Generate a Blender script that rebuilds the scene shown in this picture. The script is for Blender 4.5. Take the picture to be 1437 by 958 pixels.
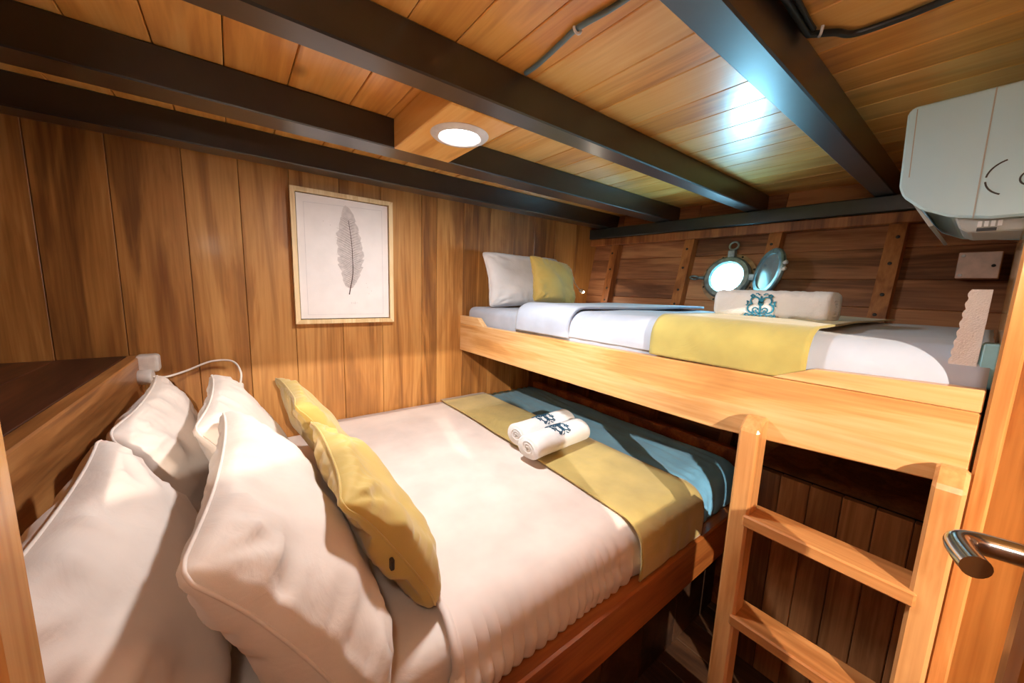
import bpy, bmesh, math, random
from mathutils import Vector, Matrix, noise
random.seed(7)
H = 1.45                     # eye height above the floor; geometry below is written relative to the eye
SC = bpy.context.scene
COL = SC.collection
for o in list(bpy.data.objects): bpy.data.objects.remove(o)

# ------------------------------------------------------------------ camera
cd = bpy.data.cameras.new('camera'); cam = bpy.data.objects.new('camera', cd); COL.objects.link(cam)
right = Vector((0.79620672, -0.60406794, 0.03401152))
down = Vector((-0.05985187, -0.13457931, -0.98909361))
fwd = Vector((0.60205699, 0.78548732, -0.14330755))
m = Matrix.Identity(4)
for i in range(3):
    m[i][0] = right[i]; m[i][1] = -down[i]; m[i][2] = -fwd[i]
m[2][3] = H
cam.matrix_world = m
cd.sensor_width = 36; cd.sensor_fit = 'HORIZONTAL'; cd.lens = 12.80; cd.clip_start = 0.02
SC.camera = cam
# ------------------------------------------------------------------ world (bright overcast sky seen through the porthole)
w = bpy.data.worlds.new('sky'); SC.world = w; w.use_nodes = True
bg = w.node_tree.nodes['Background']
bg.inputs[0].default_value = (0.28, 0.72, 1.0, 1); bg.inputs[1].default_value = 140.0
# ------------------------------------------------------------------ view
vs = SC.view_settings
vs.view_transform = 'Standard'; vs.look = 'None'; vs.gamma = 1; vs.use_curve_mapping = False
vs.exposure = 0.08
LAMP_MAIN = 16.5; FILL_AISLE = 300.0; FILL_BULKHEAD = 90.0  # aisle and bulkhead values drive added fill lights
LAMP_MAIN_COL = (0.97, 0.98, 1.0); FILL_AISLE_COL = (1.0, 0.88, 0.74)

# ================================================================== materials
def nn(nt, t, **k):
    n = nt.nodes.new(t)
    for a, b in k.items(): setattr(n, a, b)
    return n
def newmat(name):
    mt = bpy.data.materials.new(name); mt.use_nodes = True
    return mt, mt.node_tree, mt.node_tree.nodes['Principled BSDF']
def lin(c):
    f = lambda v: (v/255/12.92 if v/255 <= .04045 else ((v/255+.055)/1.055)**2.4)
    return (f(c[0]), f(c[1]), f(c[2]), 1)
def ramp(nt, stops):
    r = nn(nt, 'ShaderNodeValToRGB'); e = r.color_ramp.elements
    while len(e) < len(stops): e.new(.5)
    for el, (p, c) in zip(e, stops): el.position = p; el.color = c
    return r
def wood(name, dark, mid, light, axis='z', rough=.35, coat=.15, vary=.35, knots=.5, fine=1.0, bump=.12, stains=0.0):
    mt, nt, b = newmat(name); L = nt.links.new
    geo = nn(nt, 'ShaderNodeNewGeometry'); oi = nn(nt, 'ShaderNodeObjectInfo')
    mul = nn(nt, 'ShaderNodeMath', operation='MULTIPLY'); mul.inputs[1].default_value = 41.0
    L(oi.outputs['Random'], mul.inputs[0])
    comb = nn(nt, 'ShaderNodeCombineXYZ')
    for i in range(3): L(mul.outputs[0], comb.inputs[i])
    add = nn(nt, 'ShaderNodeVectorMath', operation='ADD')
    L(geo.outputs['Position'], add.inputs[0]); L(comb.outputs[0], add.inputs[1])
    mp = nn(nt, 'ShaderNodeMapping'); L(add.outputs[0], mp.inputs[0])
    s = [7.0*fine]*3; s['xyz'.index(axis)] = .8*fine
    mp.inputs['Scale'].default_value = s
    n1 = nn(nt, 'ShaderNodeTexNoise'); n1.inputs['Scale'].default_value = 1.0; n1.inputs['Detail'].default_value = 5; n1.inputs['Roughness'].default_value = .55; n1.inputs['Distortion'].default_value = 1.1
    L(mp.outputs[0], n1.inputs['Vector'])
    # growth-ring like veins
    sn = nn(nt, 'ShaderNodeMath', operation='MULTIPLY'); sn.inputs[1].default_value = 26.0; L(n1.outputs[0], sn.inputs[0])
    si = nn(nt, 'ShaderNodeMath', operation='SINE'); L(sn.outputs[0], si.inputs[0])
    mr = nn(nt, 'ShaderNodeMapRange'); mr.inputs[1].default_value = -1; mr.inputs[2].default_value = 1; mr.inputs[3].default_value = -.07; mr.inputs[4].default_value = .07
    L(si.outputs[0], mr.inputs[0])
    # fine fibres
    mp2 = nn(nt, 'ShaderNodeMapping'); s2 = [95.0*fine]*3; s2['xyz'.index(axis)] = 3.0*fine; mp2.inputs['Scale'].default_value = s2
    L(add.outputs[0], mp2.inputs[0])
    n2 = nn(nt, 'ShaderNodeTexNoise'); n2.inputs['Scale'].default_value = 1; n2.inputs['Detail'].default_value = 3; L(mp2.outputs[0], n2.inputs['Vector'])
    mr2 = nn(nt, 'ShaderNodeMapRange'); mr2.inputs[1].default_value = .3; mr2.inputs[2].default_value = .7; mr2.inputs[3].default_value = -.10; mr2.inputs[4].default_value = .10
    L(n2.outputs[0], mr2.inputs[0])
    a1 = nn(nt, 'ShaderNodeMath', operation='ADD'); L(n1.outputs[0], a1.inputs[0]); L(mr.outputs[0], a1.inputs[1])
    a2 = nn(nt, 'ShaderNodeMath', operation='ADD'); L(a1.outputs[0], a2.inputs[0]); L(mr2.outputs[0], a2.inputs[1])
    # per piece tone
    tv = nn(nt, 'ShaderNodeMapRange'); tv.inputs[3].default_value = -vary*.4; tv.inputs[4].default_value = vary*.4; L(oi.outputs['Random'], tv.inputs[0])
    a3 = nn(nt, 'ShaderNodeMath', operation='ADD'); L(a2.outputs[0], a3.inputs[0]); L(tv.outputs[0], a3.inputs[1])
    rp = ramp(nt, [(.16, lin(dark)), (.48, lin(mid)), (.80, lin(light))]); L(a3.outputs[0], rp.inputs[0])
    col = rp.outputs[0]
    # dark heart streaks
    mp3 = nn(nt, 'ShaderNodeMapping'); s3 = [5.0*fine]*3; s3['xyz'.index(axis)] = .5*fine; mp3.inputs['Scale'].default_value = s3; mp3.inputs['Location'].default_value = (3.3, 1.7, 9.1)
    L(add.outputs[0], mp3.inputs[0])
    n3 = nn(nt, 'ShaderNodeTexNoise'); n3.inputs['Scale'].default_value = 1; n3.inputs['Detail'].default_value = 4; n3.inputs['Distortion'].default_value = 2.2; L(mp3.outputs[0], n3.inputs['Vector'])
    r3 = ramp(nt, [(.56, (0, 0, 0, 1)), (.74, (1, 1, 1, 1))]); L(n3.outputs[0], r3.inputs[0])
    mx = nn(nt, 'ShaderNodeMixRGB'); mx.blend_type = 'MULTIPLY'
    mstr = nn(nt, 'ShaderNodeMath', operation='MULTIPLY'); mstr.inputs[1].default_value = .55+stains; L(r3.outputs[0], mstr.inputs[0])
    L(mstr.outputs[0], mx.inputs[0]); L(col, mx.inputs[1]); mx.inputs[2].default_value = (.45, .32, .22, 1); col = mx.outputs[0]
    if knots > 0:
        mp4 = nn(nt, 'ShaderNodeMapping'); s4 = [4.2]*3; s4['xyz'.index(axis)] = 2.3; mp4.inputs['Scale'].default_value = s4; L(add.outputs[0], mp4.inputs[0])
        v = nn(nt, 'ShaderNodeTexVoronoi'); v.inputs['Scale'].default_value = 1; L(mp4.outputs[0], v.inputs['Vector'])
        r4 = ramp(nt, [(.02, (1, 1, 1, 1)), (.105, (0, 0, 0, 1))]); L(v.outputs['Distance'], r4.inputs[0])
        mk = nn(nt, 'ShaderNodeMath', operation='MULTIPLY'); mk.inputs[1].default_value = knots; L(r4.outputs[0], mk.inputs[0])
        mx2 = nn(nt, 'ShaderNodeMixRGB'); mx2.blend_type = 'MULTIPLY'; L(mk.outputs[0], mx2.inputs[0]); L(col, mx2.inputs[1]); mx2.inputs[2].default_value = (.10, .05, .03, 1); col = mx2.outputs[0]
    L(col, b.inputs['Base Color'])
    b.inputs['Roughness'].default_value = rough
    b.inputs['Coat Weight'].default_value = coat; b.inputs['Coat Roughness'].default_value = .16
    bp = nn(nt, 'ShaderNodeBump'); bp.inputs['Strength'].default_value = bump; bp.inputs['Distance'].default_value = .004
    L(a2.outputs[0], bp.inputs['Height']); L(bp.outputs[0], b.inputs['Normal'])
    return mt
def fabric(name, c, rough=.85, weave=900, bump=.08, sheen=.2, tone=.06, crease=.25):
    mt, nt, b = newmat(name); L = nt.links.new
    tc = nn(nt, 'ShaderNodeNewGeometry')
    n1 = nn(nt, 'ShaderNodeTexNoise'); n1.inputs['Scale'].default_value = 7; n1.inputs['Detail'].default_value = 3; L(tc.outputs['Position'], n1.inputs['Vector'])
    c0 = lin(c); d = tuple(v*(1-tone*2) for v in c0[:3])+(1,); e = tuple(min(1, v*(1+tone)) for v in c0[:3])+(1,)
    r = ramp(nt, [(.3, d), (.7, e)]); L(n1.outputs[0], r.inputs[0]); L(r.outputs[0], b.inputs['Base Color'])
    n2 = nn(nt, 'ShaderNodeTexNoise'); n2.inputs['Scale'].default_value = weave; L(tc.outputs['Position'], n2.inputs['Vector'])
    b1 = nn(nt, 'ShaderNodeBump'); b1.inputs['Strength'].default_value = bump; b1.inputs['Distance'].default_value = .002; L(n2.outputs[0], b1.inputs['Height'])
    n3 = nn(nt, 'ShaderNodeTexNoise'); n3.inputs['Scale'].default_value = 9; n3.inputs['Detail'].default_value = 4; n3.inputs['Distortion'].default_value = 1.5; L(tc.outputs['Position'], n3.inputs['Vector'])
    b2 = nn(nt, 'ShaderNodeBump'); b2.inputs['Strength'].default_value = crease; b2.inputs['Distance'].default_value = .012; L(n3.outputs[0], b2.inputs['Height']); L(b1.outputs[0], b2.inputs['Normal'])
    L(b2.outputs[0], b.inputs['Normal'])
    b.inputs['Roughness'].default_value = rough; b.inputs['Sheen Weight'].default_value = sheen
    return mt
def plain(name, c, rough=.5, metal=0, coat=0, mott=.08, scale=30, bump=0.0):
    mt, nt, b = newmat(name); L = nt.links.new
    g = nn(nt, 'ShaderNodeNewGeometry'); n1 = nn(nt, 'ShaderNodeTexNoise'); n1.inputs['Scale'].default_value = scale; n1.inputs['Detail'].default_value = 3
    L(g.outputs['Position'], n1.inputs['Vector'])
    c0 = lin(c); d = tuple(v*(1-mott) for v in c0[:3])+(1,); e = tuple(min(1, v*(1+mott)) for v in c0[:3])+(1,)
    r = ramp(nt, [(.35, d), (.65, e)]); L(n1.outputs[0], r.inputs[0]); L(r.outputs[0], b.inputs['Base Color'])
    b.inputs['Roughness'].default_value = rough; b.inputs['Metallic'].default_value = metal; b.inputs['Coat Weight'].default_value = coat; b.inputs['Coat Roughness'].default_value = .28
    if bump:
        bp = nn(nt, 'ShaderNodeBump'); bp.inputs['Strength'].default_value = bump; bp.inputs['Distance'].default_value = .003; L(n1.outputs[0], bp.inputs['Height']); L(bp.outputs[0], b.inputs['Normal'])
    return mt
def emit(name, c, s):
    mt, nt, b = newmat(name); b.inputs['Emission Color'].default_value = lin(c); b.inputs['Emission Strength'].default_value = s; b.inputs['Base Color'].default_value = lin(c); return mt
def glass(name):
    mt, nt, b = newmat(name); b.inputs['Base Color'].default_value = (.75, .92, .97, 1); b.inputs['Transmission Weight'].default_value = .75; b.inputs['Roughness'].default_value = .08; b.inputs['IOR'].default_value = 1.45; return mt

M = dict(
 wall=wood('varnished_wall_wood', (122, 76, 34), (176, 118, 58), (206, 150, 84), 'z', .45, .10, .30, .45, stains=.3),
 ceil=wood('varnished_ceiling_wood', (212, 142, 62), (238, 172, 86), (248, 196, 116), 'y', .34, .40, .35, .5, bump=.05),
 hull=wood('dark_hull_wood', (116, 74, 48), (172, 116, 78), (208, 152, 104), 'y', .5, .08, .5, .25),
 rib=wood('rib_wood', (112, 62, 30), (168, 104, 56), (198, 134, 76), 'z', .45, .1, .4, .3),
 board=wood('golden_board_wood', (180, 120, 62), (222, 166, 102), (240, 200, 146), 'y', .3, .3, .25, .65, bump=.06),
 ladder=wood('ladder_wood', (160, 100, 54), (200, 138, 80), (224, 168, 108), 'z', .33, .25, .25, .15, bump=.06),
 rung=wood('rung_wood', (156, 96, 50), (196, 132, 76), (222, 164, 104), 'y', .33, .25, .25, .15, bump=.06),
 head=wood('headboard_wood', (120, 72, 34), (172, 114, 62), (204, 148, 90), 'y', .38, .2, .3, .2),
 shelf=wood('shelf_wood', (48, 24, 14), (82, 42, 24), (108, 60, 34), 'y', .45, .1, .3, .2),
 rail=wood('bed_rail_wood', (100, 48, 22), (158, 86, 38), (192, 118, 58), 'x', .36, .2, .3, .2),
 floor=wood('dark_floor_wood', (46, 30, 22), (76, 50, 34), (104, 72, 48), 'y', .5, .05, .4, .2),
 panel=wood('under_bunk_wood', (98, 60, 34), (154, 102, 60), (196, 138, 88), 'z', .5, .05, .45, .5),
 door=wood('door_wood', (96, 52, 20), (148, 90, 38), (184, 124, 62), 'z', .38, .2, .3, .9),
 jamb=wood('jamb_wood', (170, 106, 52), (218, 156, 92), (240, 190, 130), 'z', .26, .4, .2, .1),
 frame=wood('pale_frame_wood', (214, 176, 122), (234, 202, 150), (246, 222, 178), 'z', .5, 0, .2, 0, fine=2),
 black=plain('black_beam_paint', (24, 24, 24), .40, 0, 1.0, .25, 22, .10),
 dark=plain('dark_backing', (26, 18, 14), .8),
 teal=plain('dark_teal_beam_paint', (20, 38, 42), .34, 0, 1.0, .2, 18, .08),
 white=fabric('white_linen', (224, 208, 196)),
 pink=fabric('white_duvet_linen', (228, 212, 202), crease=.12),
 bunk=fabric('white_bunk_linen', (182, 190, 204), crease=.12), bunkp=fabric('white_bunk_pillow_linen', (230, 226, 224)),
 olive_dim=fabric('olive_runner_cloth_dimmed', (176, 162, 88), .9, 500, .2, .3, .10, .3),  # same olive cloth, colour darkened to offset the strong light on the bunk
 olive=fabric('olive_runner_cloth', (194, 170, 98), .9, 500, .2, .3, .10, .3),
 cush=fabric('mustard_cushion_cloth', (200, 168, 84), .7, 700, .1, .3, .06, .2),
 blue=fabric('blue_sheet_cloth', (132, 206, 250), .75, 900, .06, .2, .08, .3),
 terry=fabric('white_terry', (240, 238, 236), .95, 420, .8, .4, .04, .5),
 crest=plain('teal_embroidery', (34, 128, 160), .8, 0, 0, .4, 220),
 crestd=plain('navy_embroidery', (38, 84, 110), .8, 0, 0, .5, 260),
 paper=plain('art_paper', (238, 228, 222), .8, 0, 0, .03, 12),
 ink=plain('sepia_ink', (132, 116, 108), .9),
 inkl=plain('pale_ink', (206, 194, 188), .9, 0, 0, .1, 60),
 inkd=plain('dark_sepia_ink', (78, 60, 54), .9),
 emb=plain('emboss_line', (214, 204, 200), .8),
 ac=plain('white_appliance_plastic', (198, 238, 255), .3, 0, .2, .02, 8),
 acg=plain('grey_appliance_plastic', (176, 178, 174), .4, 0, .1, .06, 10),
 acd=plain('dark_slot', (60, 62, 64), .6),
 lampring=plain('white_lamp_ring', (225, 222, 222), .4),
 plastic=plain('white_plastic', (222, 212, 202), .4),
 chrome=plain('brushed_steel', (205, 205, 205), .2, 1, 0, .05, 60),
 bronze=plain('weathered_bronze', (150, 172, 176), .42, .75, 0, .3, 30, .1),
 brass=plain('aged_brass', (168, 142, 112), .45, .7, 0, .3, 30, .1),
 bolt=plain('dark_bolt', (62, 56, 52), .5, .5),
 cable=plain('blue_grey_cable', (104, 128, 136), .4), cableb=plain('black_cable', (36, 42, 44), .35), clip=plain('white_clip', (235, 235, 235), .4),
 plate=plain('polished_copper_plate', (244, 222, 210), .28, .3, 0, .1, 25),
 paleblue=plain('pale_blue_plastic', (150, 204, 216), .4),
 glass=glass('lid_glass'),
 diff=emit('lamp_diffuser', (255, 252, 250), 14.0), bulb=emit('bulb', (255, 240, 220), 60.0),
)

# ================================================================== builders
class MB:
    def __init__(s): s.v = []; s.f = []
    def add(s, vs_, fs):
        o = len(s.v); s.v += [Vector(p) for p in vs_]; s.f += [tuple(i+o for i in f) for f in fs]; return s
    def box(s, a, b, ch=0.0):
        bm = bmesh.new(); bmesh.ops.create_cube(bm, size=1)
        a = Vector(a); b = Vector(b)
        for v in bm.verts: v.co = Vector([(a[i]+b[i])/2 + v.co[i]*(b[i]-a[i]) for i in range(3)])
        if ch: bmesh.ops.bevel(bm, geom=bm.edges[:], offset=ch, segments=1, affect='EDGES', profile=.5)
        bm.verts.index_update(); s.add([v.co.copy() for v in bm.verts], [[v.index for v in f.verts] for f in bm.faces]); bm.free(); return s
    def prism(s, poly, axis, a, b, ch=0.0):
        # polygon in the two other axes (cyclic order), extruded on axis from a to b
        idx = {'x': (1, 2, 0), 'y': (0, 2, 1), 'z': (0, 1, 2)}[axis]
        bm = bmesh.new(); n = len(poly); r = []
        for t in (a, b):
            for p in poly:
                c = [0, 0, 0]; c[idx[0]] = p[0]; c[idx[1]] = p[1]; c[idx[2]] = t; r.append(bm.verts.new(c))
        bm.faces.new(r[:n]); bm.faces.new(r[n:])
        for i in range(n): bm.faces.new((r[i], r[(i+1) % n], r[n+(i+1) % n], r[n+i]))
        bmesh.ops.recalc_face_normals(bm, faces=bm.faces[:])
        if ch: bmesh.ops.bevel(bm, geom=bm.edges[:], offset=ch, segments=1, affect='EDGES', profile=.5)
        bm.verts.index_update(); s.add([v.co.copy() for v in bm.verts], [[v.index for v in f.verts] for f in bm.faces]); bm.free(); return s
    def tube(s, pts, r, seg=10, closed=False, cap=True):
        pts = [Vector(p) for p in pts]; n = len(pts); rr = r if isinstance(r, (list, tuple)) else [r]*n
        up = None; rings = []
        for i, p in enumerate(pts):
            if closed: t = pts[(i+1) % n]-pts[i-1]
            else: t = pts[min(i+1, n-1)]-pts[max(i-1, 0)]
            t.normalize()
            if up is None: up = t.orthogonal().normalized()
            up = (up - t*up.dot(t)).normalized(); sd = t.cross(up)
            rings.append([p+(up*math.cos(k*2*math.pi/seg)+sd*math.sin(k*2*math.pi/seg))*rr[i] for k in range(seg)])
        vs_ = [q for rg in rings for q in rg]; fs = []
        for i in range(n if closed else n-1):
            for k in range(seg):
                a = i*seg+k; b_ = i*seg+(k+1) % seg; j = (i+1) % n
                fs.append((a, b_, j*seg+(k+1) % seg, j*seg+k))
        if cap and not closed: fs += [tuple(reversed(range(seg))), tuple(range((n-1)*seg, n*seg))]
        return s.add(vs_, fs)
    def lathe(s, prof, org, ax, seg=32, closed=True):
        ax = Vector(ax).normalized(); e1 = ax.orthogonal().normalized(); e2 = ax.cross(e1); org = Vector(org); n = len(prof)
        vs_ = []; fs = []
        for (r, h) in prof:
            for k in range(seg):
                a = 2*math.pi*k/seg; vs_.append(org+ax*h+(e1*math.cos(a)+e2*math.sin(a))*r)
        for i in range(n if closed else n-1):
            j = (i+1) % n
            for k in range(seg): fs.append((i*seg+k, i*seg+(k+1) % seg, j*seg+(k+1) % seg, j*seg+k))
        if not closed: fs += [tuple(range(seg)), tuple(range((n-1)*seg, n*seg))]
        return s.add(vs_, fs)
    def grid(s, P):
        n = len(P); mm = len(P[0])
        return s.add([q for r in P for q in r], [(i*mm+j, i*mm+j+1, (i+1)*mm+j+1, (i+1)*mm+j) for i in range(n-1) for j in range(mm-1)])
    def ribbon(s, pts, nrm, wd, th=.0012):
        # flat raised stroke on a surface; pts with normals
        L_ = []; n = len(pts)
        for i in range(n):
            t = (Vector(pts[min(i+1, n-1)])-Vector(pts[max(i-1, 0)]))
            if t.length < 1e-9: t = Vector((0, 0, 1))
            t.normalize(); nr = Vector(nrm[i]); sd = t.cross(nr).normalized(); ww = wd[i] if isinstance(wd, (list, tuple)) else wd
            p = Vector(pts[i])
            L_ += [p-sd*ww/2-nr*.001, p-sd*ww/2+nr*th, p+sd*ww/2+nr*th, p+sd*ww/2-nr*.001]
        fs = []
        for i in range(n-1):
            a = i*4; b_ = a+4
            for k in range(4): fs.append((a+k, a+(k+1) % 4, b_+(k+1) % 4, b_+k))
        fs += [(3, 2, 1, 0), tuple(range(n*4-4, n*4))]
        return s.add(L_, fs)
    def build(s, name, mat, parent=None, smooth=False, base=None):
        me = bpy.data.meshes.new(name)
        off = Vector((0, 0, H))
        org = WLOC[parent.name] if parent is not None else Vector((0, 0, 0))
        me.from_pydata([tuple(p+off-org) for p in s.v], [], s.f)
        bm = bmesh.new(); bm.from_mesh(me); bmesh.ops.recalc_face_normals(bm, faces=bm.faces[:]); bm.to_mesh(me); bm.free()
        me.materials.append(M[mat] if isinstance(mat, str) else mat)
        if smooth is True:
            me.polygons.foreach_set('use_smooth', [True]*len(me.polygons))
        o = bpy.data.objects.new(name, me); COL.objects.link(o)
        if smooth == 'auto':
            me.polygons.foreach_set('use_smooth', [True]*len(me.polygons)); me.set_sharp_from_angle(angle=math.radians(38))
        WLOC[o.name] = org.copy()
        if parent is not None: o.parent = parent
        return o
WLOC = {}
def tag(o, label, cat, group=None):
    o['label'] = label; o['category'] = cat
    if group: o['group'] = group
    return o
def thing(name, label, cat, loc, group=None):
    o = bpy.data.objects.new(name, None); COL.objects.link(o); o.empty_display_size = .05
    o.location = (loc[0], loc[1], loc[2]+H); WLOC[o.name] = Vector(o.location)
    return tag(o, label, cat, group)
def struct(o): o['kind'] = 'structure'; return o
def bez(pts, n=8):
    # catmull-rom through points
    pts = [Vector(p) for p in pts]; out = []
    for i in range(len(pts)-1):
        p0 = pts[max(i-1, 0)]; p1 = pts[i]; p2 = pts[i+1]; p3 = pts[min(i+2, len(pts)-1)]
        for k in range(n):
            t = k/n
            out.append(.5*((2*p1)+(p2-p0)*t+(2*p0-5*p1+4*p2-p3)*t*t+(3*p1-p0-3*p2+p3)*t**3))
    out.append(pts[-1]); return out
def solidify(o, t, off=-1):
    md = o.modifiers.new('thickness', 'SOLIDIFY'); md.thickness = t; md.offset = off; return o
N = lambda a, b=0, c=0: noise.noise(Vector((a, b, c)))

# ================================================================== setting
FL = -H; CE = .58
XL, XR, YB, YF = -1.05, 2.66, 2.0, -1.5
floor_o = struct(MB().box((XL-.05, YF-.05, FL-.08), (XR, YB+.05, FL-.012)).build('floor', 'dark'))
x = XL
while x < XR:
    wd = .13+random.random()*.02; MB().box((x, YF, FL-.02), (min(x+wd-.003, XR), YB, FL), .003).build('plank', 'floor', floor_o); x += wd
wall_b = struct(MB().box((XL-.05, YB+.022, FL-.05), (XR+.1, YB+.07, CE+.1)).build('wall_back', 'dark'))
js = [XL, -.86, -.68, -.52, -.335, -.131, .047, .23, .44, .64, .867, .96, 1.137, 1.33, 1.52, 1.70, 1.90, 2.12, 2.36, 2.66]
for a, b in zip(js, js[1:]):
    MB().box((a, YB, FL), (b-.0016, YB+.024, CE), .0018).build('plank', 'wall', wall_b)
wall_l = struct(MB().box((XL-.05, YF, FL), (XL-.024, YB, CE)).build('wall_left', 'dark'))
y = YF
while y < YB:
    wd = .2; MB().box((XL-.024, y, FL), (XL, min(y+wd-.002, YB), CE), .002).build('plank', 'wall', wall_l); y += wd
wall_f = struct(MB().box((XL-.05, YF-.05, FL), (XR, YF-.024, CE)).build('wall_front', 'dark'))
x = XL
while x < 1.14:
    wd = .21; MB().box((x, YF-.024, FL), (min(x+wd-.002, 1.18), YF, CE), .002).build('plank', 'wall', wall_f); x += wd
# ceiling: planks along y
ceil_o = struct(MB().box((XL-.05, YF-.05, CE+.022), (XR+.1, YB+.05, CE+.09)).build('ceiling', 'dark'))
cj = [-1.05, -.93, -.80, -.68, -.55, -.41, -.27, -.124, .018, .169, .344, .464, .58, .702, .859, .984, 1.15, 1.28, 1.41, 1.55, 1.68, 1.82, 1.96, 2.10, 2.24, 2.38, 2.52, 2.70]
for a, b in zip(cj, cj[1:]):
    MB().box((a, YF, CE), (b-.0022, YB, CE+.024), .0022).build('plank', 'ceil', ceil_o)
# beams
def clampx(y): return 2.27+(2-y)*.075
for (y0, y1, ) in [(1.83, 1.93), (1.365, 1.475), (.86, .935), (.333, .405), (-.22, -.14), (-.72, -.64), (-1.22, -1.14)]:
    xe = clampx((y0+y1)/2)+.13 if y0 > 0 else 1.14
    MB().box((XL, y0, .48), (xe, y1, CE), .004).build('beam', 'black', ceil_o)
# header added unseen behind the viewpoint to cut off the aisle fill's upper light
trim_block = struct(MB().box((XL, -.14, .130), (1.14, -.09, .48), .004).build('trim_light_block', 'black'))

# low blockers added unseen behind the viewpoint to shade the bed from the aisle fill
for xa_, xb_, zt_ in ((XL, .331, -.02), (.370, .56, -.02), (.5605, .82, -.30)):
    hw = struct(MB().box((xa_, -.165, FL), (xb_, -.120, zt_), .004).build('wall_light_block', 'wall'))

# ---- hull wall
def hx(y, z): return 2.22+.03*(2-y)+(z+.1)*(.18+.10*(2-y))+.05
hull = bpy.data.objects.new('wall_right', None); COL.objects.link(hull); struct(hull); WLOC[hull.name] = Vector((0, 0, 0))
rows = [-1.45, -1.33, -1.20, -1.07, -.94, -.81, -.68, -.55, -.42, -.29, -.16, -.03, .10, .245, .36, .47, .585]
bays = [2.03, 1.785, 1.235, .775, .31, -.06]
PC_Y, PC_Z, PR = .975, .10, .098
def hullplank(poly):
    # poly in (y,z) CCW; front inset for a recessed joint
    cy = sum(p[0] for p in poly)/len(poly); cz = sum(p[1] for p in poly)/len(poly)
    mb = MB(); n = len(poly); jit = random.uniform(-.003, .002)
    ys = [p[0] for p in poly]; zs = [p[1] for p in poly]; y0, y1, z0, z1 = min(ys), max(ys), min(zs), max(zs)
    fr = []
    for p in poly:
        yy = min(max(p[0], y0+.003), y1-.003); zz = p[1]
        if abs(zz-z0) < 1e-6: zz += .0035
        if abs(zz-z1) < 1e-6: zz -= .0035
        fr.append((hx(yy, zz)+jit, yy, zz))
    mid = [(hx(*p)+.005+max(jit, 0), p[0], p[1]) for p in poly]; bk = [(hx(*p)+.035, p[0], p[1]) for p in poly]
    fs = [tuple(range(n)), tuple(range(2*n, 3*n))]
    for i in range(n):
        j = (i+1) % n; fs += [(i, j, n+j, n+i), (n+i, n+j, 2*n+j, 2*n+i)]
    mb.add(fr+mid+bk, fs); return mb
for r0, r1 in zip(rows, rows[1:]):
    for yb, ya in zip(bays, bays[1:]):
        poly = [(ya, r0), (yb, r0), (yb, r1), (ya, r1)]
        if ya < PC_Y < yb and (abs(r1-PC_Z) < 1e-6 or abs(r0-PC_Z) < 1e-6):
            K = 20
            if abs(r1-PC_Z) < 1e-6:
                arc = [(PC_Y+PR*math.cos(t), PC_Z+PR*math.sin(t)) for t in [-math.pi*k/K for k in range(K+1)]]
                poly = [(ya, r0), (yb, r0), (yb, r1)]+arc+[(ya, r1)]
            else:
                arc = [(PC_Y-PR*math.cos(t), PC_Z+PR*math.sin(t)) for t in [math.pi*k/K for k in range(K+1)]]
                poly = [(ya, r0)]+arc+[(yb, r0), (yb, r1), (ya, r1)]
            # split in two so that the polygon stays well behaved
        hullplank(poly).build('plank', 'hull', hull)
for yc in (1.785, 1.235, .775, .31):
    w2 = .034; zs = [FL, -1.0, -.6, -.3, -.1, .1, .3, .40]
    P = []
    for z in zs:
        P.append([(hx(yc, z)+.0, yc-w2, z), (hx(yc, z)-.052, yc-w2+.004, z), (hx(yc, z)-.052, yc+w2-.004, z), (hx(yc, z)+.0, yc+w2, z)])
    mb = MB(); vs_ = [p for r in P for p in r]; fs = []
    for i in range(len(zs)-1):
        for k in range(4): fs.append((i*4+k, i*4+(k+1) % 4, (i+1)*4+(k+1) % 4, (i+1)*4+k))
    fs += [(0, 1, 2, 3), tuple(range(len(vs_)-4, len(vs_)))]
    rb = mb.add(vs_, fs).build('rib', 'rib', hull)
    for zb in (-.06, .03, .17, .29):
        MB().lathe([(.0075, 0), (.0075, .004), (.004, .005)], (hx(yc, zb)-.051, yc+random.uniform(-.01, .01), zb), (-1, 0, .2), 10, False).build('bolt', 'bolt', rb)
# clamp timber along the top of the hull and the brown rail under it
MB().prism([(clampx(2.03), 2.03), (clampx(-.05), -.05), (clampx(-.05)+.14, -.05), (clampx(2.03)+.14, 2.03)], 'z', .405, .478, .005).build('clamp_beam', 'teal', hull)
MB().prism([(clampx(2.03)+.015, 2.03), (clampx(-.05)+.015, -.05), (clampx(-.05)+.12, -.05), (clampx(2.03)+.12, 2.03)], 'z', .352, .404, .004).build('rail', 'rib', hull)

# ---- partition wall beside the ladder, and the wall at the foot of the bunk
wall_p = struct(MB().box((1.163, YF, FL), (1.19, -.045, CE)).build('wall_aisle', 'dark'))
yy = -.045
for k in range(8):
    wd = .185; MB().box((1.14, max(YF, yy-wd+.002), FL), (1.165, yy, CE), .002).build('plank', 'door', wall_p); yy -= wd
wall_e = struct(MB().box((1.19, -.062, FL), (XR, -.042, CE)).build('wall_end', 'dark'))
z = FL
while z < CE:
    MB().box((1.165, -.044, z), (XR, -.022, min(z+.148, CE)), .002).build('plank', 'jamb' if z > -.4 else 'panel', wall_e); z += .15
trim2 = struct(MB().box((1.112, -.046, FL), (1.165, -.018, CE), .004).build('trim_2', 'jamb'))
# near post at the left of the opening
wall_n = struct(MB().box((XL, .405, FL), (-.231, .455, CE)).build('wall_near', 'wall'))
trim3 = struct(MB().box((-.23, .40, FL), (-.150, .46, CE), .006).build('trim_3', 'jamb'))

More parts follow.
